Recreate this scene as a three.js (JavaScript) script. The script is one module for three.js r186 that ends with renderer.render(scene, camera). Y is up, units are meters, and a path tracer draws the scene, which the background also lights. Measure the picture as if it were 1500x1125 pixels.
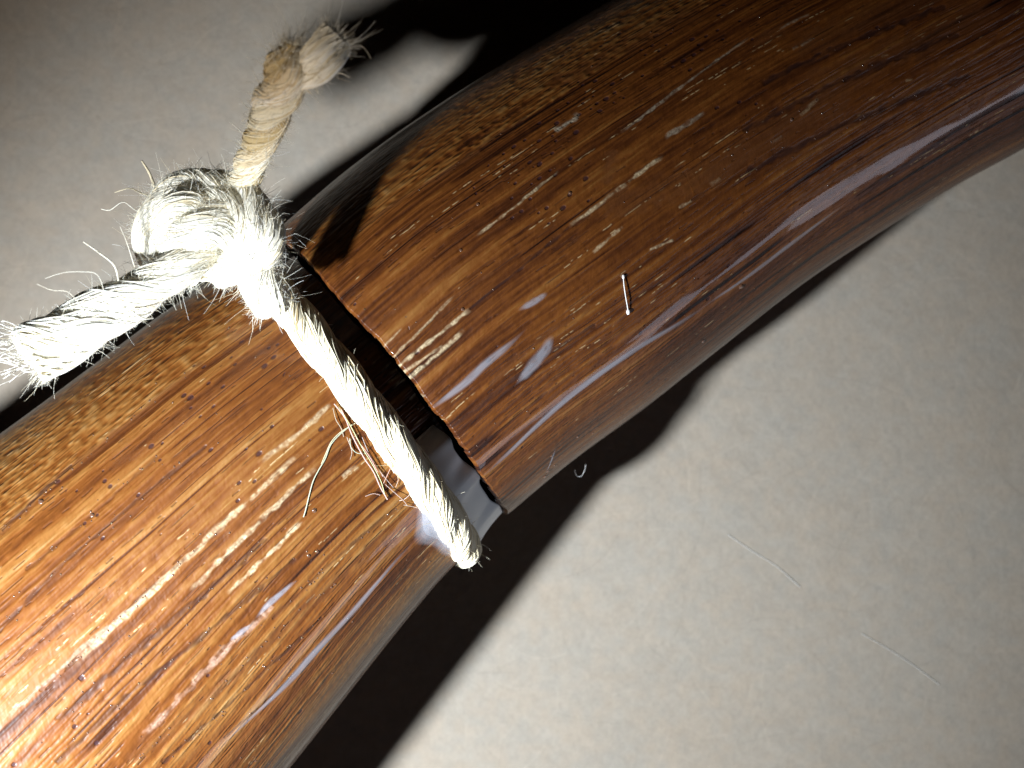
import * as THREE from 'three';
import { RectAreaLightUniformsLib } from 'three/addons/lights/RectAreaLightUniformsLib.js';
import { mergeGeometries } from 'three/addons/utils/BufferGeometryUtils.js';

// ---------------------------------------------------------------- camera, light, exposure
const MM = 0.001;                       // the scene is written in millimetres and built in metres
const D = 150, PXMM = 15;               // lens height over the handle's axis, photograph pixels per mm there
const GROUND_Y = -22.6;
const scene = new THREE.Scene();
scene.background = new THREE.Color(0x000000);
const camera = new THREE.PerspectiveCamera(2 * Math.atan(37.5 / D) * 180 / Math.PI, 4 / 3, 0.005, 10);
camera.up.set(0, 0, -1);
camera.position.set(0, D * MM, 0);
camera.lookAt(0, 0, 0);
camera.focus = 0.134; camera.userData.fStop = 46;
const renderer = new THREE.WebGLRenderer({ antialias: true });
renderer.setSize(1024, 768);
renderer.toneMapping = THREE.LinearToneMapping;
renderer.toneMappingExposure = 1;
renderer.shadowMap.enabled = true;

const TORCH = [-68, 92, 48], AIM = [-13, GROUND_Y, 24];
function spot(color, intensity, angle, penumbra) {
  const l = new THREE.SpotLight(color, intensity, 0, angle, penumbra, 2);
  l.position.set(TORCH[0] * MM, TORCH[1] * MM, TORCH[2] * MM);
  l.target.position.set(AIM[0] * MM, AIM[1] * MM, AIM[2] * MM);
  l.castShadow = true; l.shadow.radius = 0.17; l.shadow.mapSize.set(2048, 2048); l.shadow.camera.near = 0.005; l.shadow.camera.far = 1;
  scene.add(l, l.target);
}
spot(new THREE.Color().setRGB(0.87, 1.0, 1.13), 0.168, 0.62, 1);      // cool hot spot of the torch
spot(new THREE.Color().setRGB(1.0, 0.87, 0.74), 0.024, 1.2, 1);       // warmer spill around it

// ---------------------------------------------------------------- helpers
let seed = 7;
const rnd = () => { seed = (seed * 1664525 + 1013904223) >>> 0; return seed / 4294967296; };
const rr = (a, b) => a + (b - a) * rnd();
const clamp = (x, a = 0, b = 1) => Math.min(b, Math.max(a, x));
const mix = (a, b, t) => a + (b - a) * t;
const sst = (a, b, x) => { const t = clamp((x - a) / (b - a)); return t * t * (3 - 2 * t); };
function h2(x, y, k) { let h = Math.imul(x, 374761393) ^ Math.imul(y, 668265263) ^ Math.imul(k, 2147483629 | 1); h = Math.imul(h ^ (h >>> 13), 1274126177); h ^= h >>> 16; return (h >>> 0) / 4294967296; }
function n2(x, y, k) {
  const ix = Math.floor(x), iy = Math.floor(y), fx = x - ix, fy = y - iy, u = fx * fx * (3 - 2 * fx), v = fy * fy * (3 - 2 * fy);
  const a = h2(ix, iy, k), b = h2(ix + 1, iy, k), c = h2(ix, iy + 1, k), d = h2(ix + 1, iy + 1, k);
  return a + (b - a) * u + (c - a) * v + (a - b - c + d) * u * v;
}
const LUT = new Uint8Array(4097);
for (let i = 0; i <= 4096; i++) { const x = i / 4096; LUT[i] = Math.round(255 * (x <= 0.0031308 ? 12.92 * x : 1.055 * x ** (1 / 2.4) - 0.055)); }
const toS = (x) => LUT[Math.round(clamp(x) * 4096)];
function dataTex(data, w, h, srgb) {
  const t = new THREE.DataTexture(data, w, h, THREE.RGBAFormat);
  t.magFilter = THREE.LinearFilter; t.minFilter = THREE.LinearFilter; t.wrapS = t.wrapT = THREE.MirroredRepeatWrapping;
  if (srgb) t.colorSpace = THREE.SRGBColorSpace;
  t.needsUpdate = true; return t;
}
// a point of the photograph at a height (mm) above the axis plane
const at = (px, py, y = 0) => new THREE.Vector3((px - 750) / PXMM * (D - y) / D, y, (py - 562.5) / PXMM * (D - y) / D);
function addMesh(name, geometry, material, parent) {
  const m = new THREE.Mesh(geometry, material); m.name = name; m.castShadow = m.receiveShadow = true; parent.add(m); return m;
}
function thing(name, label, category, group) {
  const g = new THREE.Group(); g.name = name; g.userData = { label, category }; if (group) g.userData.group = group; scene.add(g); return g;
}
// collects tubes (mm) and builds one geometry in metres
class Tubes {
  constructor() { this.p = []; this.n = []; this.c = []; this.i = []; }
  add(pts, radius, sides, color) {
    const N = pts.length, base = this.p.length / 3, T = new THREE.Vector3(), A = new THREE.Vector3(), B = new THREE.Vector3(), v = new THREE.Vector3();
    for (let k = 0; k < N; k++) {
      T.subVectors(pts[Math.min(N - 1, k + 1)], pts[Math.max(0, k - 1)]).normalize();
      if (!k) { A.set(0.31, 0.87, 0.38); }
      A.addScaledVector(T, -A.dot(T)).normalize(); B.crossVectors(T, A);
      const r = typeof radius === 'function' ? radius(k / (N - 1)) : radius, col = typeof color === 'function' ? color(k / (N - 1)) : color;
      for (let j = 0; j < sides; j++) {
        const a = j / sides * 2 * Math.PI; v.copy(A).multiplyScalar(Math.cos(a)).addScaledVector(B, Math.sin(a));
        this.n.push(v.x, v.y, v.z);
        this.p.push((pts[k].x + v.x * r) * MM, (pts[k].y + v.y * r) * MM, (pts[k].z + v.z * r) * MM);
        this.c.push(col[0], col[1], col[2]);
      }
      if (k) for (let j = 0; j < sides; j++) {
        const a = base + (k - 1) * sides + j, b = base + (k - 1) * sides + (j + 1) % sides, c = a + sides, d = b + sides;
        this.i.push(a, b, c, b, d, c);
      }
    }
    for (const [k, s] of [[0, -1], [N - 1, 1]]) {          // close both ends
      const q = this.p.length / 3; this.p.push(pts[k].x * MM, pts[k].y * MM, pts[k].z * MM);
      T.subVectors(pts[Math.min(N - 1, k + 1)], pts[Math.max(0, k - 1)]).normalize().multiplyScalar(s); this.n.push(T.x, T.y, T.z);
      const col = typeof color === 'function' ? color(k ? 1 : 0) : color; this.c.push(col[0], col[1], col[2]);
      for (let j = 0; j < sides; j++) { const a = base + k * sides + j, b = base + k * sides + (j + 1) % sides; s > 0 ? this.i.push(a, b, q) : this.i.push(b, a, q); }
    }
  }
  geometry() {
    const g = new THREE.BufferGeometry();
    g.setAttribute('position', new THREE.Float32BufferAttribute(this.p, 3)); g.setAttribute('normal', new THREE.Float32BufferAttribute(this.n, 3));
    g.setAttribute('color', new THREE.Float32BufferAttribute(this.c, 3)); g.setAttribute('uv', new THREE.Float32BufferAttribute(new Float32Array(this.p.length / 3 * 2), 2)); g.setIndex(this.i); return g;
  }
}

// ---------------------------------------------------------------- the paper underneath
{
  const N = 2048, SPAN = 300, col = new Uint8Array(N * N * 4), bmp = new Uint8Array(N * N * 4);
  const fib = new Float32Array(N * N);
  seed = 11;
  for (let k = 0; k < 9000; k++) {                       // pressed fibres in the sheet
    let x = rnd() * N, y = rnd() * N, a = rnd() * Math.PI * 2; const len = rr(12, 60), v = rr(-1, 1), bend = rr(-0.03, 0.03);
    for (let t = 0; t < len; t++) {
      x += Math.cos(a); y += Math.sin(a); a += bend;
      const i = ((y | 0) & (N - 1)) * N + ((x | 0) & (N - 1)); fib[i] += v * 0.5; fib[((y | 0) & (N - 1)) * N + (((x | 0) + 1) & (N - 1))] += v * 0.35;
    }
  }
  for (let j = 0; j < N; j++) for (let i = 0; i < N; i++) {
    const x = i / N * SPAN, y = j / N * SPAN, q = (j * N + i) * 4;
    const c = n2(x / 14, y / 14, 1) - 0.5, m = n2(x / 3.1 + 0.3 * y, y / 2.2, 2) - 0.5, m2 = n2(x / 1.5, y / 1.1 + x * 0.4, 5) - 0.5, f = n2(x / 0.5, y / 0.5, 3) - 0.5, f2 = n2(x / 0.22, y / 0.22, 4) - 0.5;
    const fl = clamp(fib[j * N + i], -1, 1);
    const v = 1 + 0.05 * c + 0.045 * m + 0.06 * m2 + 0.09 * f + 0.10 * f2 + 0.11 * fl, w = 0.04 * (n2(x / 6, y / 5, 9) - 0.5) + 0.05 * (n2(x / 1.2, y / 1.0, 8) - 0.5);
    col[q] = toS(0.240 * v * (1 + w)); col[q + 1] = toS(0.202 * v); col[q + 2] = toS(0.158 * v * (1 - w)); col[q + 3] = 255;
    bmp[q] = bmp[q + 1] = bmp[q + 2] = 255 * clamp(0.5 + 0.35 * m2 + 0.25 * f + 0.2 * f2 + 0.12 * fl); bmp[q + 3] = 255;
  }
  const cm = dataTex(col, N, N, true), bm = dataTex(bmp, N, N, false);
  const SIZE = 1400, geo = new THREE.PlaneGeometry(SIZE * MM, SIZE * MM); geo.rotateX(-Math.PI / 2);
  const uv = geo.attributes.uv; for (let i = 0; i < uv.count; i++) uv.setXY(i, (uv.getX(i) - 0.5) * SIZE / SPAN + 0.5, (uv.getY(i) - 0.5) * SIZE / SPAN + 0.5);
  const paper = new THREE.MeshStandardMaterial({ map: cm, bumpMap: bm, bumpScale: 0.00006, roughness: 0.85 });
  const g = addMesh('ground', geo, paper, scene); g.position.y = GROUND_Y * MM; g.userData = { kind: 'structure', label: 'mottled beige kraft paper sheet under the wooden handle', category: 'paper sheet' };
}

// ---------------------------------------------------------------- the wooden handle: axis, radius, groove
const ST = [  // px, py, height of the axis (mm), radius (px)
  [-330, 1400, 3.6, 395], [-150, 1230, 3.2, 384], [0, 1085, 2.6, 362], [222, 871, 1.6, 321], [426, 675, 0.8, 284], [540, 578, -0.3, 269], [683, 457, -1.7, 269], [794, 377, -3.0, 268], [906, 298, -4.2, 261],
  [1040, 208, -5.3, 250], [1150, 141, -6.0, 245], [1285, 66, -6.5, 238], [1385, 12, -6.6, 237], [1560, -95, -6.7, 236], [1800, -230, -6.9, 232],
];
const axis = new THREE.CatmullRomCurve3(ST.map(([x, y, h]) => at(x, y, h)), false, 'centripetal');
const stR = ST.map(([, , h, r]) => r / PXMM * (D - h) / D / 1.007);
const NT = 3000, tab = [];
{
  let L = 0, prev = null;
  for (let i = 0; i <= NT; i++) {
    const t = i / NT, p = axis.getPoint(t), f = t * (ST.length - 1), k = Math.min(ST.length - 2, Math.floor(f)), u = f - k;
    const a = stR[Math.max(0, k - 1)], b = stR[k], c = stR[k + 1], d = stR[Math.min(ST.length - 1, k + 2)];
    const r = 0.5 * (2 * b + (c - a) * u + (2 * a - 5 * b + 4 * c - d) * u * u + (3 * b - a - 3 * c + d) * u * u * u);
    if (prev) L += p.distanceTo(prev); prev = p; tab.push({ p, r, L });
  }
  const zero = tab[Math.round(5 / (ST.length - 1) * NT)].L; for (const e of tab) e.L -= zero;
}
const S0 = tab[0].L, S1 = tab[NT].L;
const fr = { p: new THREE.Vector3(), T: new THREE.Vector3(), U: new THREE.Vector3(), S: new THREE.Vector3(), r: 0 };
function frame(s) {
  let lo = 0, hi = NT; while (hi - lo > 1) { const m = (lo + hi) >> 1; tab[m].L < s ? lo = m : hi = m; }
  const a = tab[lo], b = tab[hi], u = clamp((s - a.L) / (b.L - a.L), -1, 2);
  fr.p.lerpVectors(a.p, b.p, u); fr.r = mix(a.r, b.r, u);
  const a2 = tab[Math.max(0, lo - 8)], b2 = tab[Math.min(NT, hi + 8)]; fr.T.subVectors(b2.p, a2.p).normalize();
  fr.U.set(0, 1, 0).addScaledVector(fr.T, -fr.T.y).normalize(); fr.S.crossVectors(fr.T, fr.U); return fr;
}
const RN = 18;                                            // nominal radius used to measure round the handle
const GN = -2.3, GF = 3.0, DEPTH = 2.9;                   // groove: near rim, far rim, depth
function radial(s, th, r) {
  const w = th * RN;
  const far = GF + 0.16 * (n2(w / 0.7, 3.1, 31) - 0.5) + 0.22 * (n2(w / 2.6, 8.1, 32) - 0.5) + 0.5 * (n2(w / 9, 2.2, 33) - 0.5);
  s += 0.6 * Math.sin(th);
  const near = GN + 0.2 * (n2(w / 1.3, 5.5, 34) - 0.5);
  let g = 0;
  if (s > near - 1.2 && s < far + 1.2) {
    const dn = sst(near - 0.5, near + 1.5, s), df = 1 - Math.sqrt(clamp((s - (far - 0.2)) / 0.4) * (2 - clamp((s - (far - 0.2)) / 0.4)));
    g = -DEPTH * Math.min(dn, df);
    g -= 0.22 * (1 - sst(far, far + 1.0, s)) * (s > far ? 1 : 0) * 0.25;
  }
  const und = 0.10 * (n2(w / 5, s / 16, 35) - 0.5) + 0.05 * (n2(w / 1.6, s / 9, 36) - 0.5) + 0.022 * (n2(w / 0.55, s / 4.5, 37) - 0.5);
  return r + g + und;
}
function surf(s, th, lift = 0, out = new THREE.Vector3()) {
  const f = frame(s), r = radial(s, th, f.r) + lift;
  return out.copy(f.p).addScaledVector(f.U, r * Math.cos(th)).addScaledVector(f.S, r * Math.sin(th));
}
// where a sight line through a point of the photograph meets the handle: [s, theta]
function hit(px, py) {
  const dir = at(px, py, 0).sub(new THREE.Vector3(0, D, 0)).normalize(), q = new THREE.Vector3();
  for (let t = D - 32; t < D + 14; t += 0.1) {
    q.set(0, D, 0).addScaledVector(dir, t);
    let best = 1e9, bi = 0; for (let i = 0; i <= NT; i += 12) { const d = tab[i].p.distanceToSquared(q); if (d < best) { best = d; bi = i; } }
    const f = frame(tab[bi].L), s = tab[bi].L + q.clone().sub(f.p).dot(f.T); frame(s);
    const v = q.clone().sub(fr.p), a = v.dot(fr.U), b = v.dot(fr.S);
    if (Math.hypot(a, b) < fr.r) return [s, Math.atan2(b, a)];
  }
  return null;
}
const TH0 = -Math.PI, NCOL = 380;
const rows = [];
for (let s = S0; s < S1;) { rows.push(s); s += s > 2.4 && s < 3.9 ? 0.045 : s > -3 && s < 4.2 ? 0.1 : 0.36; }
rows.push(S1);
const grid = new Float32Array(rows.length * (NCOL + 1) * 3), gnor = new Float32Array(grid.length);
{
  const v = new THREE.Vector3();
  rows.forEach((s, i) => { for (let j = 0; j <= NCOL; j++) { const f = frame(s), th = TH0 + j / NCOL * 2 * Math.PI, r = radial(s, th, f.r); v.copy(f.p).addScaledVector(f.U, r * Math.cos(th)).addScaledVector(f.S, r * Math.sin(th)); v.toArray(grid, (i * (NCOL + 1) + j) * 3); } });
  const a = new THREE.Vector3(), b = new THREE.Vector3(), P = (i, j, o) => o.fromArray(grid, (i * (NCOL + 1) + j) * 3);
  for (let i = 0; i < rows.length; i++) for (let j = 0; j <= NCOL; j++) {
    const jm = j === 0 ? NCOL - 1 : j - 1, jp = j === NCOL ? 1 : j + 1;
    P(Math.min(rows.length - 1, i + 1), j, a).sub(P(Math.max(0, i - 1), j, v)); P(i, jp, b).sub(P(i, jm, v));
    a.cross(b).normalize(); if (a.lengthSq() < 0.5) a.set(0, 1, 0);
    const f = frame(rows[i]), th = TH0 + j / NCOL * 2 * Math.PI; v.copy(f.U).multiplyScalar(Math.cos(th)).addScaledVector(f.S, Math.sin(th)); if (a.dot(v) < -0.2) a.negate();
    a.toArray(gnor, (i * (NCOL + 1) + j) * 3);
  }
}
function section(sa, sb, ua, ub, cap) {
  let ia = rows.findIndex((s) => s >= sa), ib = rows.findIndex((s) => s >= sb); if (ib < 0) ib = rows.length - 1;
  const p = [], n = [], uv = [], idx = [], W = NCOL + 1;
  for (let i = ia; i <= ib; i++) for (let j = 0; j <= NCOL; j++) {
    const q = (i * W + j) * 3; p.push(grid[q] * MM, grid[q + 1] * MM, grid[q + 2] * MM); n.push(gnor[q], gnor[q + 1], gnor[q + 2]);
    uv.push((rows[i] - ua) / (ub - ua), j / NCOL);
  }
  const H = ib - ia + 1;
  for (let i = 0; i < H - 1; i++) for (let j = 0; j < NCOL; j++) { const a = i * W + j, b = a + 1, c = a + W, d = c + 1; idx.push(a, b, c, b, d, c); }
  if (cap !== undefined) {                                 // rounded-off end outside the picture
    const i = cap < 0 ? 0 : H - 1, f = frame(cap < 0 ? rows[ia] : rows[ib]), q = p.length / 3, e = f.p.clone().addScaledVector(f.T, cap * 4);
    p.push(e.x * MM, e.y * MM, e.z * MM); n.push(f.T.x * cap, f.T.y * cap, f.T.z * cap); uv.push(0.5, 0.5);
    for (let j = 0; j < NCOL; j++) cap < 0 ? idx.push(q, i * W + j + 1, i * W + j) : idx.push(q, i * W + j, i * W + j + 1);
  }
  // keep the faces pointing out
  const A = new THREE.Vector3().fromArray(p, idx[0] * 3), B = new THREE.Vector3().fromArray(p, idx[1] * 3), C = new THREE.Vector3().fromArray(p, idx[2] * 3);
  if (B.sub(A).cross(C.sub(A)).dot(new THREE.Vector3().fromArray(n, idx[0] * 3)) < 0) for (let k = 0; k < idx.length; k += 3) { const t = idx[k + 1]; idx[k + 1] = idx[k + 2]; idx[k + 2] = t; }
  const g = new THREE.BufferGeometry();
  g.setAttribute('position', new THREE.Float32BufferAttribute(p, 3)); g.setAttribute('normal', new THREE.Float32BufferAttribute(n, 3)); g.setAttribute('uv', new THREE.Float32BufferAttribute(uv, 2)); g.setIndex(idx); return g;
}

// ---------------------------------------------------------------- wood: colour and relief over (along the grain, round the handle)
// marks of the timber that the photograph shows, as [points in the photograph, width mm, kind, strength]
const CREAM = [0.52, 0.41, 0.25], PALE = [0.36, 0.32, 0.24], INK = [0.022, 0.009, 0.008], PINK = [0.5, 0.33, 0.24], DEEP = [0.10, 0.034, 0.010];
const MARKS = [];
const mk = (width, kind, strength, ...xy) => { const pts = []; for (let k = 0; k < xy.length; k += 2) { const h = hit(xy[k], xy[k + 1]); if (h) pts.push(h); } if (pts.length > 1) MARKS.push({ width, kind, strength, pts }); };
// on the neck
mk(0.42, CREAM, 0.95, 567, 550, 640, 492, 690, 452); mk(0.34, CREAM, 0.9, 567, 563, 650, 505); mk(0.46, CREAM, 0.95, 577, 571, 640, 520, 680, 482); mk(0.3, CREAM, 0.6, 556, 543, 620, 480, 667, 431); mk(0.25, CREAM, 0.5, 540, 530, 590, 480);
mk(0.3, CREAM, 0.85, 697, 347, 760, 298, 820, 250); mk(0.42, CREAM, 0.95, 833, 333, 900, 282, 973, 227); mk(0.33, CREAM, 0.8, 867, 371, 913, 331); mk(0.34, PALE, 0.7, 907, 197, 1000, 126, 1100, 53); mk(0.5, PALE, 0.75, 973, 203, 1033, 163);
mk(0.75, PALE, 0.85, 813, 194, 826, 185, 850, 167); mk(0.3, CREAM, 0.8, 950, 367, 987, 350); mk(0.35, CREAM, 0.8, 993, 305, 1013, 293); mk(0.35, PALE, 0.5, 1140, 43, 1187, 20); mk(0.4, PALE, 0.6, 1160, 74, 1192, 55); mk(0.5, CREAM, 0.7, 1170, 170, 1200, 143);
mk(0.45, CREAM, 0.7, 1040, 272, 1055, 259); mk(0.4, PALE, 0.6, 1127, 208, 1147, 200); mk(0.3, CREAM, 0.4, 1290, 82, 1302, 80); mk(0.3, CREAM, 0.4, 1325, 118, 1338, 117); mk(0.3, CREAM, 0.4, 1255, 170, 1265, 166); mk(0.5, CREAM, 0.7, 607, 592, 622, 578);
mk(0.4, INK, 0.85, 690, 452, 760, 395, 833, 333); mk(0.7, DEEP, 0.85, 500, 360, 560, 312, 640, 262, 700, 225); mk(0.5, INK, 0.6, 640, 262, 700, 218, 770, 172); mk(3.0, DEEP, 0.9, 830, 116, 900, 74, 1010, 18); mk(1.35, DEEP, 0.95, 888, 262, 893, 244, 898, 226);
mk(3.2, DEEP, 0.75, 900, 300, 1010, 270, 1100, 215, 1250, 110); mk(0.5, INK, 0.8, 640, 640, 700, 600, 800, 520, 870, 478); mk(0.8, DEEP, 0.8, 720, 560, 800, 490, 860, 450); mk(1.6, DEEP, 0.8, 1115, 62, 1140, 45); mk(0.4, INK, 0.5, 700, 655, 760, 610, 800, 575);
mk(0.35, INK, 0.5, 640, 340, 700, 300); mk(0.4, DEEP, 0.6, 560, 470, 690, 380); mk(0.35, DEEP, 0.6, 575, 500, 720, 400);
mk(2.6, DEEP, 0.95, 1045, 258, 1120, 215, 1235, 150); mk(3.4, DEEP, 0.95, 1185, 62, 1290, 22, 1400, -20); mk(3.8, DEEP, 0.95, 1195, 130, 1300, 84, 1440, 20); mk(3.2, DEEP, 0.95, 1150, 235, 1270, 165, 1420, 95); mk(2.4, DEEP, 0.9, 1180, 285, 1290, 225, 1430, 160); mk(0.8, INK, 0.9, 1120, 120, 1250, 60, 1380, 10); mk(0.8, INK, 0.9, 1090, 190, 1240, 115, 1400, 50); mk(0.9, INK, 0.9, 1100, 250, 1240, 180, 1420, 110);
// on the body
mk(0.8, DEEP, 0.9, 5, 778, 60, 724, 104, 684, 190, 618, 290, 535); mk(0.35, INK, 0.8, 5, 776, 104, 682); mk(0.4, INK, 0.7, 0, 924, 50, 870, 96, 823, 200, 735, 300, 655); mk(0.35, INK, 0.5, 40, 835, 130, 760, 230, 670);
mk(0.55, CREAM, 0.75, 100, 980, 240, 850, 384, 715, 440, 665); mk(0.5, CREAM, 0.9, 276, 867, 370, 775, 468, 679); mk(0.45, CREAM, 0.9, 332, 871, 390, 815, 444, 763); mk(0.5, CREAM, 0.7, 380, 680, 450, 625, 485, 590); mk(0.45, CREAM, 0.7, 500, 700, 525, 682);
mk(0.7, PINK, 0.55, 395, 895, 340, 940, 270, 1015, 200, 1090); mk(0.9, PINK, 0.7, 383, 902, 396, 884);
mk(0.7, INK, 0.75, 88, 1051, 190, 960, 290, 878, 390, 790); mk(0.5, INK, 0.75, 84, 1115, 200, 1007, 330, 905, 430, 820); mk(1.3, DEEP, 0.85, 200, 1110, 330, 1000, 460, 880, 560, 790); mk(0.4, INK, 0.8, 240, 1115, 360, 1010, 470, 905); mk(0.4, INK, 0.6, 400, 905, 520, 795, 580, 745);
mk(0.3, INK, 0.5, 60, 1010, 200, 880, 330, 770); mk(0.35, PALE, 0.5, 0, 1060, 120, 950, 240, 850); mk(0.3, INK, 0.6, 330, 1080, 420, 1000, 520, 900);

// seams between the bands of the timber, as the photograph shows them: position round the handle (mm) along it
const seam = (...xy) => { const p = []; for (let k = 0; k < xy.length; k += 2) { const h = hit(xy[k], xy[k + 1]); p.push([h[0], h[1] * RN]); } return (s) => { let k = 0; while (k < p.length - 2 && s > p[k + 1][0]) k++; const u = (s - p[k][0]) / (p[k + 1][0] - p[k][0]); return mix(p[k][1], p[k + 1][1], clamp(u, -1.5, 2.5)); }; };
function woodTextures(sa, sb, K, tones, seams) {
  const W = 2048, H = 2048, C = new Float32Array(W * H * 3), B = new Float32Array(W * H);
  const ramp = [[0.028, 0.007, 0.002], [0.072, 0.020, 0.004], [0.135, 0.042, 0.007], [0.20, 0.083, 0.019], [0.26, 0.138, 0.048], [0.33, 0.21, 0.10]];
  const dw = 2 * Math.PI * RN / H, ds = (sb - sa) / W;
  for (let j = 0; j < H; j++) {
    const th = (j + 0.5) / H * 2 * Math.PI - Math.PI, w = th * RN;
    if (Math.abs(th) > 2.1) { for (let i = 0; i < W; i++) { const q = (j * W + i) * 3; C[q] = 0.2; C[q + 1] = 0.08; C[q + 2] = 0.024; B[j * W + i] = 0.5; } continue; }
    for (let i = 0; i < W; i++) {
      const s = sa + (i + 0.5) * ds, ww = w + 0.7 * (n2(s / 34, w / 9, K) - 0.5) + 0.09 * (n2(s / 4, w / 2, K + 1) - 0.5);
      const e1 = seams[0](s) + 0.7 * (n2(s / 7, 3.3, K + 2) - 0.5) + 0.25 * (n2(s / 0.6, w / 0.3, K + 28) - 0.5), e2 = seams[1](s) + 1.6 * (n2(s / 9, 7.3, K + 29) - 0.5) + 0.5 * (n2(s / 1.5, w / 0.3, K + 30) - 0.5);
      const flat = 1 - sst(e1 - 0.12, e1 + 0.12, w), lower = sst(e2 - 0.2, e2 + 0.2, w), tone = flat > 0.5 ? tones[0] : mix(tones[1], tones[2], lower);   // face grain with short flecks, pale straight grain, dark heartwood
      const band = n2(ww / 3.4, s / 46, K + 3), mid = n2(ww / 1.05, s / 60, K + 4), fine = n2(ww / 0.36, s / 26, K + 5), hair = n2(ww / 0.15, s / 13, K + 6);
      const curl = n2((s + 0.35 * ww) / 0.5 + 2 * n2(s / 3, ww / 1.2, K + 31), ww / 1.1 - s / 3, K + 7), curl2 = n2((s + 0.8 * ww) / 0.2, (ww - 0.25 * s) / 0.3, K + 8), blotch = n2(s / 9, ww / 4, K + 9);
      const long1 = n2(ww / 0.62, s / 80, K + 21), long2 = n2(ww / 0.27, s / 60, K + 22), line = Math.abs(n2(ww / 0.62, s / 70, K + 23) - 0.5), rag = n2(ww / 0.14 + s / 5, s / 1.1 + ww / 0.9, K + 24);
      let v = tone + 0.55 * (band - 0.5) + (1 - 0.62 * flat) * (1.15 * (mid - 0.5) + 1.25 * (long1 - 0.5) + 0.9 * (long2 - 0.5) + 0.75 * (fine - 0.5)) + 0.85 * (hair - 0.5) + 0.3 * (curl - 0.5) + 0.2 * (curl2 - 0.5) + 0.75 * (blotch - 0.5) + 0.8 * (rag - 0.5);
      let b = 0.5 + 0.26 * (fine - 0.5) + 0.3 * (hair - 0.5) + 0.12 * (curl - 0.5) + 0.07 * (curl2 - 0.5) + 0.2 * (long2 - 0.5) + 0.34 * (rag - 0.5);
      const fl = n2(s / 0.55, ww / 0.36, K + 10); if (flat > 0) { v += flat * 1.9 * (fl - 0.5); b += flat * 0.55 * (fl - 0.5); }
      const dl = (1 - 0.6 * flat) * (1 - sst(0.02, 0.055 + 0.05 * rag, line)) * sst(0.42, 0.6, n2(ww / 1.7, s / 11, K + 25)) * (0.45 + 0.55 * rag); v -= 2.5 * dl; b -= 0.3 * dl;
      const burnt = 1 + 0.8 * Math.max(-1, Math.min(0, v)); v = clamp(v, 0, 4.999); const k = v | 0, u = v - k, a = ramp[k], c = ramp[k + 1];
      let R = (a[0] + (c[0] - a[0]) * u) * burnt, G = (a[1] + (c[1] - a[1]) * u) * burnt, L = (a[2] + (c[2] - a[2]) * u) * burnt;
      // open pores, short and dark, some filled pale
      const pj = ww / 0.13 + 0.5 * (n2(s / 0.8, ww / 0.4, K + 26) - 0.5), pr = Math.floor(pj), ps = s / (1.2 + 4.5 * h2(pr, 5, K)) + h2(pr, 9, K), pc = Math.floor(ps), pf = ps - pc, hp = h2(pr, pc, K + 11), side = 1 - Math.abs((pj - pr) * 2 - 1) ** 2;
      const dens = 0.05 + 0.55 * Math.max(0, n2(ww / 1.6, s / 12, K + 12) - 0.5), palez = 0.4 * Math.max(0, n2(ww / 1.3, s / 20, K + 27) - 0.56), len = 0.2 + 0.65 * h2(pr, pc, K + 13), sh = side * sst(0, 0.12, pf) * (1 - sst(len - 0.15, len, pf));
      if (hp < dens) { const m = 0.85 * sh * (0.4 + 0.6 * rag); R = mix(R, 0.032, m); G = mix(G, 0.012, m); L = mix(L, 0.008, m); b -= 0.5 * m; }
      else if (hp > 1 - palez) { const m = 0.75 * sh * sst(0.2, 0.6, n2(s / 0.24, ww / 0.12, K + 15)); R = mix(R, 0.50, m); G = mix(G, 0.37, m); L = mix(L, 0.2, m); b += 0.2 * m; }
      // round dark specks
      const cx = Math.floor(s / 1.1), cy = Math.floor(ww / 0.9), hd = h2(cx, cy, K + 16), dd = 0.9 * Math.max(0, n2(s / 11 + 4, ww / 4, K + 17) - 0.5) * (lower > 0.5 ? 0.15 : flat > 0.5 ? 0.5 : 1.25);
      if (hd < dd) { const ox = (h2(cx, cy, K + 18) * 0.6 + 0.2 - (s / 1.1 - cx)) * 1.1, oy = (h2(cx, cy, K + 19) * 0.6 + 0.2 - (ww / 0.9 - cy)) * 0.9, r0 = 0.10 + 0.17 * h2(cx, cy, K + 20), m = 0.85 * (1 - sst(r0 * 0.5, r0, Math.hypot(ox * 0.7, oy) + 0.08 * (fl - 0.5))); if (m > 0) { R = mix(R, 0.028, m); G = mix(G, 0.011, m); L = mix(L, 0.014, m); b -= 0.35 * m; } }
      const q = (j * W + i) * 3; C[q] = R; C[q + 1] = G; C[q + 2] = L; B[j * W + i] = b;
    }
  }
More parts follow.
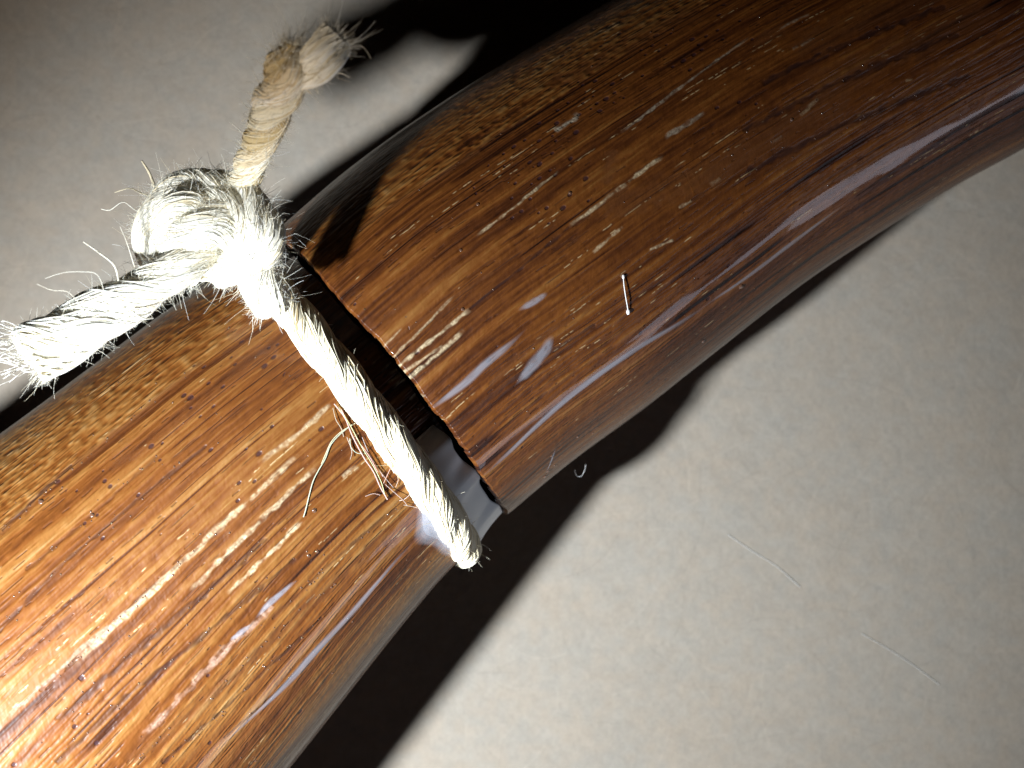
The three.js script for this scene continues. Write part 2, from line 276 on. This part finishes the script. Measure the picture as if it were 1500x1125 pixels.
  MARKS.forEach((M, mi) => {
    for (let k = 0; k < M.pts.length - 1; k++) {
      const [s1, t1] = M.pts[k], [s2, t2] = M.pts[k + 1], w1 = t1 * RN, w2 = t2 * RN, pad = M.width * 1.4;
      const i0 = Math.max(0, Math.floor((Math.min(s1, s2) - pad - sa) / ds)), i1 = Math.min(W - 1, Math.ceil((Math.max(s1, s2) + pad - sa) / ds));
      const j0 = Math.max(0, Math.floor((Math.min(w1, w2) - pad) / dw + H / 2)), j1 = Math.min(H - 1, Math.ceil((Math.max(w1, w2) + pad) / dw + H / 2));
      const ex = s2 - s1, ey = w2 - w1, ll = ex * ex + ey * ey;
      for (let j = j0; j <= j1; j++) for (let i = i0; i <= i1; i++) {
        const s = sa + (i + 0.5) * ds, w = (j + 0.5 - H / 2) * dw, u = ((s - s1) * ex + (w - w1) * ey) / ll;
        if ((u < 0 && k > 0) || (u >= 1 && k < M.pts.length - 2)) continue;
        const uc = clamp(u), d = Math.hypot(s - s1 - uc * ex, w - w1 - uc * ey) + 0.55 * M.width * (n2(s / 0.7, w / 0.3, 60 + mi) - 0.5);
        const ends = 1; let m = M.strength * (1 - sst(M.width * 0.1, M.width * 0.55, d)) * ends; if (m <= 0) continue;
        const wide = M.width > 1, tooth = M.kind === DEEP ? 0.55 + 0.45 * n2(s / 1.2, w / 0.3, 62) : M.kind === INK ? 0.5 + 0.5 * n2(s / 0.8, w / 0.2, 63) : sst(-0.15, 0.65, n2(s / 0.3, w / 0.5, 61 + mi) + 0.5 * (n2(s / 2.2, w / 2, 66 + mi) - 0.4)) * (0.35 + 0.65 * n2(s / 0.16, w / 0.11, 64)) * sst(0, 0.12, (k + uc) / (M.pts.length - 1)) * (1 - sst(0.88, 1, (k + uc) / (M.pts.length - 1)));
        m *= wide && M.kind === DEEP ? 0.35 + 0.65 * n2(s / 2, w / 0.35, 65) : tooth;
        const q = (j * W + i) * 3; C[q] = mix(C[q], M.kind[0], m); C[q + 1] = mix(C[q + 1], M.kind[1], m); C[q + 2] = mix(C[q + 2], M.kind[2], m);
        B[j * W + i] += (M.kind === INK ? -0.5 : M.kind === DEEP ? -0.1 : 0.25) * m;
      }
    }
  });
  const col = new Uint8Array(W * H * 4), bmp = new Uint8Array(W * H * 4);
  for (let q = 0; q < W * H; q++) { col[q * 4] = toS(C[q * 3]); col[q * 4 + 1] = toS(C[q * 3 + 1]); col[q * 4 + 2] = toS(C[q * 3 + 2]); col[q * 4 + 3] = 255; bmp[q * 4] = bmp[q * 4 + 1] = bmp[q * 4 + 2] = 255 * clamp(B[q]); bmp[q * 4 + 3] = 255; }
  return { map: dataTex(col, W, H, true), bumpMap: dataTex(bmp, W, H, false) };
}
const varnish = (maps) => new THREE.MeshPhysicalMaterial({ ...maps, bumpScale: 0.00016, roughness: 0.43, specularIntensity: 0.6, ior: 1.5, clearcoat: 0.25, clearcoatRoughness: 0.05 });
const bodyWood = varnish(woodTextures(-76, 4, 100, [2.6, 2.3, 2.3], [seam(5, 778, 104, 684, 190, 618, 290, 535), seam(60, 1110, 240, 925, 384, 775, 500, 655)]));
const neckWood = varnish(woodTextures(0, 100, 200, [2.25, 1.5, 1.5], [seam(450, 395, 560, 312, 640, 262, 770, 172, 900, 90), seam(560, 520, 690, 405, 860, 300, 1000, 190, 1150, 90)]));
const handle = thing('wooden_handle', 'glossy brown wooden handle with a carved groove, lying on the beige paper', 'wooden handle');
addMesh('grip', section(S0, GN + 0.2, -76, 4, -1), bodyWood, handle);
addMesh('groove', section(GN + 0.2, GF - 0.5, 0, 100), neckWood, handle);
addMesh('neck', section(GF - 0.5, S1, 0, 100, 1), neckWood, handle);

{  // small glossy beads added on the wood to catch the torch as glints
  const gs = [], m4 = new THREE.Matrix4(), q4 = new THREE.Quaternion(), nrm = new THREE.Vector3(), ball = new THREE.SphereGeometry(1, 8, 6);
  seed = 515;
  const bead = (s, th, r) => { const p = surf(s, th, -0.35 * r); frame(s); nrm.copy(fr.U).multiplyScalar(Math.cos(th)).addScaledVector(fr.S, Math.sin(th)); q4.setFromUnitVectors(new THREE.Vector3(0, 1, 0), nrm); m4.compose(p.multiplyScalar(MM), q4, new THREE.Vector3(r * MM, r * 0.8 * MM, r * MM)); gs.push(ball.clone().applyMatrix4(m4)); };
  for (const M of MARKS) if (M.kind === INK || M.kind === DEEP) for (let k = 0; k < M.pts.length - 1; k++) { const [s1, t1] = M.pts[k], [s2, t2] = M.pts[k + 1], n = Math.round((s1 < 0 ? 1.0 : 0.22) * Math.abs(s2 - s1)); for (let i = 0; i < n; i++) { const u = rnd(); bead(mix(s1, s2, u) + rr(-0.2, 0.2), mix(t1, t2, u) + rr(-0.02, 0.02), rr(0.05, 0.13)); } }
  for (let i = 0; i < 150; i++) { const s = rnd() < 0.75 ? rr(-42, -3) : rr(4, 60); bead(s, rr(-1.1, 1.2), rr(0.04, 0.12)); }
  for (const [x, y, r] of [[678, 453, 0.2], [675, 367, 0.18], [622, 606, 0.2], [835, 283, 0.2], [1086, 420, 0.32], [1030, 500, 0.22], [808, 668, 0.16], [803, 690, 0.2], [798, 698, 0.22], [812, 682, 0.16], [846, 640, 0.16], [460, 748, 0.25], [452, 814, 0.2], [465, 808, 0.2], [60, 735, 0.3], [135, 755, 0.25], [700, 300, 0.2], [1160, 175, 0.2]]) { const h = hit(x, y); if (h) bead(h[0], h[1], r); }
  addMesh('glint_beads', mergeGeometries(gs), new THREE.MeshPhysicalMaterial({ color: new THREE.Color().setRGB(0.10, 0.05, 0.03), roughness: 0.12, clearcoat: 1, clearcoatRoughness: 0.05 }), handle).userData = { kind: 'stuff' };
}

// ---------------------------------------------------------------- the twine: ring in the groove, knot, two frayed ends
const twine = thing('twine', 'cream jute twine knotted round the groove of the wooden handle', 'twine');
const jute = new THREE.MeshPhysicalMaterial({ vertexColors: true, roughness: 0.85, sheen: 0.3, sheenRoughness: 0.6, sheenColor: new THREE.Color(1, 0.95, 0.85) });
const FIB = [[0.84, 0.80, 0.68], [0.86, 0.83, 0.73], [0.82, 0.76, 0.62], [0.88, 0.86, 0.79], [0.72, 0.63, 0.44], [0.84, 0.80, 0.67]];
const BROWN = [[0.52, 0.40, 0.20], [0.62, 0.50, 0.28], [0.44, 0.31, 0.13], [0.70, 0.60, 0.40]];
const CREAMY = [[0.72, 0.65, 0.47], [0.76, 0.70, 0.54], [0.68, 0.58, 0.38], [0.78, 0.73, 0.60], [0.58, 0.45, 0.25], [0.74, 0.67, 0.49]];  // darker, yellower twine palette that paints the ring's weaker light into its fibres
const TAN = [[0.66, 0.55, 0.36], [0.74, 0.66, 0.48], [0.56, 0.43, 0.22], [0.78, 0.72, 0.58], [0.84, 0.80, 0.70]];
function smooth(pts, step) { const c = new THREE.CatmullRomCurve3(pts, false, 'centripetal'); return c.getSpacedPoints(Math.max(8, Math.round(c.getLength() / step))); }
function frames(pts) {
  const T = [], A = [], B = []; let a = new THREE.Vector3(0.2, 0.9, 0.35);
  pts.forEach((p, k) => { const t = pts[Math.min(pts.length - 1, k + 1)].clone().sub(pts[Math.max(0, k - 1)]).normalize(); a = a.clone().addScaledVector(t, -a.dot(t)).normalize(); T.push(t); A.push(a); B.push(t.clone().cross(a)); });
  return { T, A, B };
}
// a laid cord along pts: plies twisted round it, each ply a core with its own twisted fibres; loose[0..1] opens the two ends
function cord(name, parent, pts, R, o = {}) {
  const { plies = 3, pitch = 9, fibres = 56, palette = FIB, open = [0, 0], fuzz = 4, long = 1, phase = 0, lump = 0, plyPalettes, jitter = 0.022 } = o;
  if (lump) pts = pts.map((p, k) => p.clone().add(new THREE.Vector3(n2(k / 5, seed % 97, 41) - 0.5, n2(k / 5, seed % 89, 42) - 0.5, n2(k / 5, seed % 83, 43) - 0.5).multiplyScalar(2 * lump)));
  const f = frames(pts), N = pts.length, len = []; let L = 0; pts.forEach((p, k) => { if (k) L += p.distanceTo(pts[k - 1]); len.push(L); });
  const rad = typeof R === 'function' ? R : () => R, hairs = new Tubes();
  const spread = (k) => 1 + open[0] * Math.max(0, 1 - len[k] / 5) ** 1.5 + open[1] * Math.max(0, 1 - (L - len[k]) / 5) ** 1.5;
  const off = (k, a, d) => pts[k].clone().addScaledVector(f.A[k], Math.cos(a) * d).addScaledVector(f.B[k], Math.sin(a) * d);
  for (let p = 0; p < plies; p++) {
    const tb = new Tubes(), cen = [], ang = [];
    for (let k = 0; k < N; k++) { const a = phase + p / plies * 2 * Math.PI + len[k] / pitch * 2 * Math.PI; ang.push(a); cen.push(off(k, a, rad(len[k] / L) * 0.27 * spread(k))); }
    tb.add(cen, (t) => rad(t) * 0.69, 10, (plyPalettes?.[p] ?? palette)[0]);
    const pf = frames(cen);
    for (let q = 0; q < fibres; q++) {
      const pal = plyPalettes?.[p] ?? palette, c0 = pal[Math.floor(rnd() * pal.length)], sh = rr(0.88, 1.1), c = c0.map((v) => Math.min(0.9, v * sh)), w0 = rr(0, 10), w1 = rr(0.4, 1.0);
      const k0 = open[0] ? Math.floor(rr(0, 0.9 / L * N)) : 0, k1 = N - 1 - (open[1] ? Math.floor(rr(0, 0.9 / L * N)) : 0), path = [];
      for (let k = k0; k <= k1; k++) {
        const a = q / fibres * 2 * Math.PI + len[k] / (pitch * 1.3) * 2 * Math.PI + 0.4 * Math.sin(len[k] * 0.7 + w0), d = rad(len[k] / L) * (0.672 + 0.8 * jitter * Math.sin(len[k] * w1 + w0)) * (0.4 + 0.6 * spread(k));
        path.push(cen[k].clone().addScaledVector(pf.A[k], Math.cos(a) * d).addScaledVector(pf.B[k], Math.sin(a) * d));
      }
      const fr0 = rad(0.5) * rr(0.024, 0.048); tb.add(path, fr0, 4, c);
    }
    addMesh('strand', tb.geometry(), jute, parent);
  }
  // flyaway fibres
  const n = Math.round(L * fuzz);
  for (let h = 0; h < n; h++) {
    const end = rnd() < 0.16 && (open[0] || open[1]), k = end ? (open[1] ? N - 1 - Math.floor(rr(0, N * 0.08)) : Math.floor(rr(0, N * 0.08))) : Math.floor(rr(0, N));
    const a = rr(0, 6.283), nrm = f.A[k].clone().multiplyScalar(Math.cos(a)).addScaledVector(f.B[k], Math.sin(a)), ln = (rnd() < 0.1 ? rr(2, 4.2) : rr(0.5, 1.7)) * long * (end ? 1.5 : 1);
    const dir = nrm.clone().multiplyScalar(rr(0.35, 1)).addScaledVector(f.T[k], end && open[1] ? rr(0.5, 1.6) : end ? rr(-1.6, -0.5) : rr(-1.1, 1.1)).normalize(), p = off(k, a, rad(len[k] / L) * 0.8), path = [p.clone()];
    const bend = new THREE.Vector3(rr(-1, 1), rr(-1, 1), rr(-1, 1)).multiplyScalar(0.35);
    for (let t = 1; t <= 5; t++) { dir.addScaledVector(bend, 0.35).normalize(); p.addScaledVector(dir, ln / 5); path.push(p.clone()); }
    const r0 = rr(0.010, 0.026), c = palette[Math.floor(rnd() * palette.length)].map((v) => Math.min(0.9, v * 1.08));
    hairs.add(path, (t) => r0 * (1 - 0.6 * t), 3, c);
  }
  const m = addMesh('fuzz', hairs.geometry(), jute, parent); m.userData = { kind: 'stuff' };
}
const TW = 1.75, stAt = (th) => -1.45 - 1.15 * Math.sin(th) + 0.1 * Math.sin(th * 2.5);
seed = 2024;
// ring: from the knot over the top, down the far side and back underneath
{
  const pts = [];
  for (let d = -44; d <= 262; d += 3) { const th = d / 180 * Math.PI; const f = frame(stAt(th)); pts.push(f.p.clone().addScaledVector(f.U, (f.r + 0.05 - 0.3 * sst(30, 75, d)) * Math.cos(th)).addScaledVector(f.S, (f.r + 0.05 - 0.3 * sst(30, 75, d)) * Math.sin(th))); }
  cord('ring', twine, smooth(pts, 0.4), (t) => TW * (1.03 - 0.05 * sst(0, 0.4, t)), { pitch: 17, fibres: 52, fuzz: 8, long: 0.45, palette: CREAMY });
}
const seq = (...v) => { const o = []; for (let k = 0; k < v.length; k += 3) o.push(at(v[k], v[k + 1], v[k + 2])); return o; };
// knot: the front cord rises, arches over and leaves as the near end
const KN = { pitch: 15, fuzz: 110, long: 0.75, lump: 0.3 };
cord('knot', twine, smooth(seq(404, 452, 19.5, 374, 394, 21.5, 389, 346, 22.0, 366, 300, 21.0, 314, 276, 20.0, 256, 288, 20.0, 226, 330, 20.0, 236, 378, 20.0), 0.45), 1.85, KN);
cord('knot', twine, smooth(seq(318, 396, 19.0, 358, 366, 21.0, 346, 322, 22.0, 300, 302, 21.5, 256, 324, 21.0, 254, 372, 20.0, 300, 398, 19.0), 0.45), 1.8, KN);
cord('knot', twine, smooth(seq(384, 380, 14.0, 352, 346, 21.0, 306, 334, 22.5, 270, 368, 22.0, 240, 404, 21.0), 0.45), 1.8, KN);
cord('knot', twine, smooth(seq(372, 330, 15, 340, 300, 17, 290, 310, 17, 262, 350, 16, 290, 384, 15.5, 340, 370, 15), 0.45), 1.8, { pitch: 15, fuzz: 8 });
cord('knot', twine, smooth(seq(232, 392, 17, 262, 352, 21.5, 300, 326, 22.5, 338, 318, 21.5, 366, 344, 18), 0.45), 1.7, KN);
const knotEnd = seq(300, 362, 21, 262, 392, 22.5, 216, 422, 23, 160, 454, 23.5, 100, 490, 24, 48, 520, 24);
cord('end', twine, smooth(knotEnd, 0.45), (t) => 1.75 + 0.75 * sst(0.2, 0.75, t), { pitch: 18, fibres: 64, open: [0, 0.2], fuzz: 150, long: 0.48, palette: FIB });
cord('end', twine, smooth(seq(318, 330, 18, 346, 282, 20, 366, 236, 24, 392, 180, 30, 412, 122, 35, 422, 92, 37, 430, 62, 38), 0.45), (t) => (1.4 + 0.35 * sst(0.3, 0.8, t)) * (1 - 0.75 * sst(0.93, 1, t)), { pitch: 11, fibres: 54, open: [0, 0.14], fuzz: 90, long: 0.5, lump: 0.25, plyPalettes: [TAN, CREAMY, BROWN], jitter: 0.03 });
cord('frayed_tip', twine, smooth(seq(432, 124, 35, 452, 102, 37, 468, 84, 38, 484, 64, 38, 494, 52, 38), 0.45), (t) => 0.7 + 0.75 * sst(0, 0.6, t), { plies: 2, pitch: 16, fibres: 60, open: [0, 0.25], fuzz: 120, long: 0.5, lump: 0.15, palette: FIB });

// ---------------------------------------------------------------- clear glue that ran round the ring on the shaded side
function soft(all) {                                          // how thick the film is: thin at its rim, streaky along the grain
  const a = new Uint8Array(128 * 128 * 4);
  for (let j = 0; j < 128; j++) for (let i = 0; i < 128; i++) {
    const u = i / 127, q = j / 127, e = sst(0, 0.3, u) * sst(0, 0.3, 1 - u) * sst(0, 0.4, q) * (all ? sst(0, 0.4, 1 - q) : 1), n = 0.45 + 0.55 * n2(u * 9, q * 7, 91) + 0.25 * (n2(u * 30, q * 24, 92) - 0.5), o = (j * 128 + i) * 4;
    a[o] = a[o + 1] = a[o + 2] = 255 * clamp(e * n * 1.35); a[o + 3] = 255;
  }
  return a;
}
const glueStuff = new THREE.MeshPhysicalMaterial({ color: new THREE.Color().setRGB(0.80, 0.82, 0.81), roughness: 0.5, ior: 1.48 });
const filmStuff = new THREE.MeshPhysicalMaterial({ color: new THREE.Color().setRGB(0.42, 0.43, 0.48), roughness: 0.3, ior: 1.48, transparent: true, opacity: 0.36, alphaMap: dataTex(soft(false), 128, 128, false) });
const sheenStuff = filmStuff.clone(); sheenStuff.opacity = 0.36; sheenStuff.alphaMap = dataTex(soft(true), 128, 128, false);
function film(rowsN, colsN, pointAt) {                       // a closed lens of glue: top sheet, and a bottom sheet just under it
  const p = [], idx = [], uv = [], v = new THREE.Vector3();
  for (const side of [0, 1]) for (let i = 0; i <= rowsN; i++) for (let j = 0; j <= colsN; j++) { pointAt(i / rowsN, j / colsN, side, v); p.push(v.x * MM, v.y * MM, v.z * MM); uv.push(i / rowsN, j / colsN); }
  const W = colsN + 1, B = (rowsN + 1) * W;
  for (let i = 0; i < rowsN; i++) for (let j = 0; j < colsN; j++) { const a = i * W + j, b = a + 1, c = a + W, d = c + 1; idx.push(a, b, c, b, d, c, B + a, B + c, B + b, B + b, B + c, B + d); }
  const edge = (a, b) => idx.push(a, B + a, b, b, B + a, B + b);
  for (let i = 0; i < rowsN; i++) { edge((i + 1) * W, i * W); edge(i * W + colsN, (i + 1) * W + colsN); }
  for (let j = 0; j < colsN; j++) { edge(j, j + 1); edge(rowsN * W + j + 1, rowsN * W + j); }
  const g = new THREE.BufferGeometry(); g.setAttribute('position', new THREE.Float32BufferAttribute(p, 3)); g.setAttribute('uv', new THREE.Float32BufferAttribute(uv, 2)); g.setIndex(idx); g.computeVertexNormals(); return g;
}
const glue = thing('dried_glue', 'milky grey dried glue filling the groove beside the twine at its lower end', 'glue');
const thOf = (px, py) => hit(px, py)[1];
const tA = thOf(632, 650), t1 = thOf(651, 664), tp1 = thOf(681, 693), t2 = thOf(698, 704), tp2 = thOf(715, 746), t3 = tp2 + 0.26, tB = t3 + 0.75;
const bump = (x, c, w) => Math.exp(-(((x - c) / w) ** 2));
addMesh('meniscus', film(110, 26, (u, q, side, v) => {
  const th = mix(tA, tB, u), lv = sst(0, 0.2, u + 0.06 * q) * (1 - sst(0.9, 1, u));
  const touch = clamp(bump(th, t1, 0.05) + 1.2 * bump(th, t2, 0.075) + sst(tp2 + 0.06, tp2 + 0.16, th));
  const sR = GF - 0.6 * Math.sin(th) + mix(-0.6, -0.2, touch) , sL = stAt(th) + 0.4;
  const f = frame(sR), rR = f.r - mix(1.1, 0.55, touch), rL = frame(sL).r + 0.7, s = mix(sL, sR, q);
  let r = mix(rL, rR, q) - 0.35 * 4 * q * (1 - q) * (1 - 0.35 * q) - 2.4 * (1 - lv) - 0.35 * bump(th, tp1, 0.05) * q;
  r = Math.max(r, frame(s).r - 2.7) ;
  if (q > 0.8) r = Math.max(r, Math.min(radial(s, th, frame(s).r) + 0.03, frame(s).r - 0.5));
  if (side) r -= 0.5 * Math.min(1, q * 8) * (q > 0.97 ? 0.2 : 1) + 0.03;
  frame(s); v.copy(fr.p).addScaledVector(fr.U, r * Math.cos(th)).addScaledVector(fr.S, r * Math.sin(th));
}), glueStuff, glue);
const tL0 = thOf(592, 725), tLm = thOf(612, 790), tL1 = thOf(652, 826) + 0.1;
addMesh('meniscus', film(80, 18, (u, q, side, v) => {
  const th = mix(tL0, tL1, u), wide = 0.15 + 1.1 * sst(0, 0.3, u) * (1 - sst(0.6, 0.95, u)) + 1.3 * bump(th, tLm, 0.09), sL = stAt(th) - 1.35 - wide, sR = stAt(th) - 0.5;
  const s = mix(sL, sR, q), base = radial(s, th, frame(s).r), rr0 = base + 0.03 + (0.12 + 1.0 * q * q) * sst(0, 0.2, q) * sst(0, 0.12, u) * (1 - sst(0.9, 1, u));
  const r = rr0 - side * (0.03 + Math.min(0.3, rr0 - base)); frame(s); v.copy(fr.p).addScaledVector(fr.U, r * Math.cos(th)).addScaledVector(fr.S, r * Math.sin(th));
}), filmStuff, glue);
// thin films along the grain, painting the varnish's reflected streaks as pale colour
const sheen_streak = (w, ...xy) => {
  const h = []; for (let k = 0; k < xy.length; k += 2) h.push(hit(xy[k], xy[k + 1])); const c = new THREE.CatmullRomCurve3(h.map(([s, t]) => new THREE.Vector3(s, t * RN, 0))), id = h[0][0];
  addMesh('sheen_streak', film(60, 10, (u, q, side, v) => {
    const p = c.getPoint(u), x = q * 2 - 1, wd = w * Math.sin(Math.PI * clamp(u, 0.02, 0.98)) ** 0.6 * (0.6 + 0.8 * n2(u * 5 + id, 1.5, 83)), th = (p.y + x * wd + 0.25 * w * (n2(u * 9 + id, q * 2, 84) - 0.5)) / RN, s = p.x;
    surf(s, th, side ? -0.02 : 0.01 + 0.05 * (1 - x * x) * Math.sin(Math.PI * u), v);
  }), sheenStuff, glue);
};
sheen_streak(0.42, 696, 708, 740, 668, 790, 620, 860, 560, 930, 512, 1000, 470, 1060, 430); sheen_streak(0.36, 1020, 456, 1090, 408, 1170, 348, 1250, 290); sheen_streak(0.5, 618, 782, 570, 832, 520, 890, 470, 945, 420, 1000, 360, 1058, 300, 1112);
sheen_streak(0.45, 622, 606, 652, 583, 682, 560, 712, 532, 742, 508, 775, 478); sheen_streak(0.7, 752, 566, 775, 542, 800, 510, 812, 490); sheen_streak(0.4, 757, 456, 785, 440, 803, 428); 
sheen_streak(0.4, 372, 908, 392, 886, 415, 866, 438, 848); sheen_streak(0.3, 335, 940, 352, 926, 372, 912); sheen_streak(0.35, 798, 695, 808, 675, 815, 655);

// ---------------------------------------------------------------- loose fibres lying on the wood beside the ring
seed = 99;
const laid = (w, lifts, ...xy) => { const o = []; for (let k = 0; k < xy.length; k += 2) { const h = hit(xy[k], xy[k + 1]); if (h) o.push(surf(h[0], h[1], w + lifts * (0.3 + 0.7 * rnd()))); } return smooth(o, 0.25); };
const GREY = [0.42, 0.35, 0.27];
for (const [w, l, ...xy] of [
  [0.09, 0.2, 515, 622, 498, 636, 484, 652, 476, 672, 466, 690, 458, 705, 453, 725, 448, 745, 444, 757], [0.075, 0.2, 520, 620, 500, 632, 486, 646, 477, 665, 470, 680], [0.1, 0.4, 490, 592, 505, 612, 515, 636, 526, 658, 534, 672, 546, 690, 556, 712, 566, 730],
  [0.07, 0.5, 496, 596, 512, 622, 530, 655, 545, 680, 556, 703, 562, 722], [0.06, 0.5, 500, 600, 521, 640, 540, 668, 552, 690], [0.06, 0.3, 512, 642, 514, 655, 522, 663, 535, 664], [0.055, 0.5, 508, 640, 515, 662, 512, 672], [0.05, 0.6, 558, 692, 562, 706, 572, 716, 588, 730, 594, 738],
  [0.05, 0.6, 572, 680, 565, 696, 560, 706], [0.05, 0.5, 604, 716, 590, 728, 584, 732], [0.045, 0.5, 590, 738, 602, 740, 612, 742], [0.06, 0.3, 534, 726, 546, 722, 556, 724], [0.045, 0.4, 576, 688, 582, 700, 578, 712], [0.045, 0.4, 530, 640, 540, 664, 556, 690, 574, 712],
  [0.05, 0.3, 488, 598, 492, 615, 500, 628, 503, 640],
]) { const t = new Tubes(); t.add(laid(w * 0.5, l * 0.7, ...xy), w * 0.6, 6, GREY.map((c) => c * rr(0.75, 1.2))); addMesh('loose_fibre', t.geometry(), jute, twine); }
// long stray hairs standing off the knot and its ends
for (const [r, ...p] of [
  [0.16, 226, 272, 18, 218, 252, 20, 208, 236, 22], [0.07, 232, 292, 18, 205, 282, 20, 188, 276, 22, 168, 282, 22], [0.06, 222, 318, 17, 196, 306, 19, 180, 296, 20, 160, 308, 20, 148, 306, 20], [0.11, 176, 430, 24, 168, 390, 25, 145, 370, 26, 122, 354, 26], [0.05, 200, 400, 23, 186, 356, 24, 176, 332, 25],
  [0.04, 156, 440, 28, 142, 402, 28, 118, 398, 28, 90, 400, 28, 66, 408, 28], [0.04, 128, 462, 28, 100, 428, 28, 76, 425, 28, 54, 416, 28], [0.05, 462, 98, 36, 488, 106, 36, 502, 108, 36, 512, 114, 36], [0.03, 506, 76, 37, 526, 66, 37, 538, 76, 37, 543, 86, 37], [0.03, 486, 60, 37, 486, 38, 37, 484, 22, 37],
  [0.22, 286, 404, 19, 306, 410, 19, 326, 420, 18.5], [0.12, 192, 456, 25, 208, 466, 25, 224, 466, 24], [0.05, 378, 214, 26, 350, 190, 27, 336, 178, 28],
]) { const t = new Tubes(); t.add(smooth(seq(...p), 0.25), (u) => r * (1 - 0.5 * u), 6, FIB[(p[0] | 0) % FIB.length]); addMesh('stray_fibre', t.geometry(), jute, twine); }
{
  const t = new Tubes();                                     // wisps that trail from the near end
  for (let k = 0; k < 46; k++) { const y0 = rr(486, 545), x0 = rr(34, 62), q = [x0, y0, 24 + rr(-1.5, 1.5)], a = rr(-0.6, 0.5); let x = x0, y = y0; const n = 4; for (let i = 1; i <= n; i++) { x -= rr(7, 15); y += a * 9 + rr(-6, 6); q.push(x, y, 24 + rr(-2, 2)); } t.add(smooth(seq(...q), 0.3), rr(0.018, 0.04), 3, FIB[3]); }
  addMesh('wisp', t.geometry(), jute, twine).userData = { kind: 'stuff' };
}

// ---------------------------------------------------------------- lint, and fibres on the paper
const lintStuff = new THREE.MeshPhysicalMaterial({ color: 0xe8e6e2, roughness: 0.5 });
const paperFibre = new THREE.MeshStandardMaterial({ color: new THREE.Color().setRGB(0.42, 0.39, 0.35), roughness: 0.8 });
function lint(name, label, pts, r, knobs, m0 = lintStuff) {
  const t = new Tubes(); t.add(smooth(pts, 0.1), r, 6, [0.8, 0.8, 0.8]); const gs = [t.geometry()];
  for (const [k, s] of knobs) { const g = new THREE.SphereGeometry(s * MM, 10, 8); const p = pts[k]; g.scale(1, 0.8, 1.6); g.translate(p.x * MM, p.y * MM, p.z * MM); g.setAttribute('color', new THREE.BufferAttribute(new Float32Array(g.attributes.position.count * 3).fill(0.8), 3)); gs.push(g); }
  const m = addMesh(name, mergeGeometries(gs), m0, scene); m.userData = { label, category: 'lint' };
}
const on = (px, py, lift) => { const [s, th] = hit(px, py); return surf(s, th, lift); };
lint('lint_thread', 'short white lint thread with a knob at each end on the dark neck wood', [on(912, 405, 0.15), on(912, 418, 0.25), on(914, 432, 0.3), on(917, 446, 0.25), on(919, 456, 0.15)], 0.05, [[0, 0.13], [4, 0.17]]);
lint('lint_curl', 'tiny pale lint curl hanging from the lower edge of the neck', [at(842, 688, -4), at(845, 697, -5), at(851, 698, -5), at(856, 690, -5), at(858, 681, -4)], 0.028, []);
const dry = (px, py, y = 0.06) => at(px, py, GROUND_Y + y);
lint('paper_fibre', 'faint pale fibre lying on the paper nearest the notch of shadow', [dry(1066, 783), dry(1100, 806), dry(1138, 830), dry(1172, 860)], 0.05, [], paperFibre);
lint('paper_fibre_001', 'faint pale fibre lying on the paper towards the bottom right corner', [dry(1262, 928), dry(1300, 950), dry(1340, 976), dry(1376, 1003)], 0.05, [], paperFibre);

// ---------------------------------------------------------------- what lights the place: the torch, an added dim light strip for the varnish to mirror
RectAreaLightUniformsLib.init();
{
  const torch = thing('hand_torch', 'small black hand torch shining on the twine knot', 'torch');
  torch.position.set(TORCH[0] * MM, TORCH[1] * MM, TORCH[2] * MM); torch.lookAt(AIM[0] * MM, AIM[1] * MM, AIM[2] * MM);
  const black = new THREE.MeshStandardMaterial({ color: 0x16161a, roughness: 0.45, metalness: 0.4 });
  const lens = new THREE.CylinderGeometry(3.4 * MM, 3.4 * MM, 0.6 * MM, 32); lens.rotateX(Math.PI / 2); lens.translate(0, 0, -1.2 * MM);
  addMesh('lens', lens, new THREE.MeshStandardMaterial({ color: 0xffffff, emissive: 0xffffff, emissiveIntensity: 6 }), torch);
  const prof = [[0, -70], [7, -70], [8, -69], [8, -22], [9, -18], [9, -2], [8.4, -1.2], [3.9, -1.8], [3.6, -3], [0, -3]].map(([r, y]) => new THREE.Vector2(r * MM, y * MM));
  const barrel = new THREE.LatheGeometry(prof, 48); barrel.rotateX(Math.PI / 2); addMesh('barrel', barrel, black, torch);
}
{
  const W = 620, H = 42, c = new THREE.Vector3(0.62, 0, 0.78).multiplyScalar(560);
  const strip = thing('window', 'long low strip of bluish light, unseen and added for the varnish to mirror', 'window');
  strip.position.set(c.x * MM, 48 * MM, c.z * MM); strip.lookAt(0, 48 * MM, 0);
  const strip_face = new THREE.PlaneGeometry(W * MM, H * MM);
  addMesh('strip_face', strip_face, new THREE.MeshStandardMaterial({ color: 0x101014, emissive: new THREE.Color().setRGB(0.7, 0.8, 1.0), emissiveIntensity: 0.1, roughness: 0.3 }), strip);
  const fr4 = mergeGeometries([[W + 24, 12, 0, H / 2 + 6], [W + 24, 12, 0, -H / 2 - 6], [12, H, -W / 2 - 6, 0], [12, H, W / 2 + 6, 0]].map(([w, h, x, y]) => { const g = new THREE.BoxGeometry(w * MM, h * MM, 14 * MM); g.translate(x * MM, y * MM, 0); return g; }));
  addMesh('frame', fr4, new THREE.MeshStandardMaterial({ color: 0x2a2622, roughness: 0.7 }), strip);  // border round the added light strip
  const a = new THREE.RectAreaLight(new THREE.Color().setRGB(0.75, 0.82, 1.0), 7.0, W * MM, H * MM); a.position.copy(strip.position).addScaledVector(c.clone().normalize(), -0.006); a.lookAt(0, 48 * MM, 0); scene.add(a);
}
renderer.render(scene, camera);
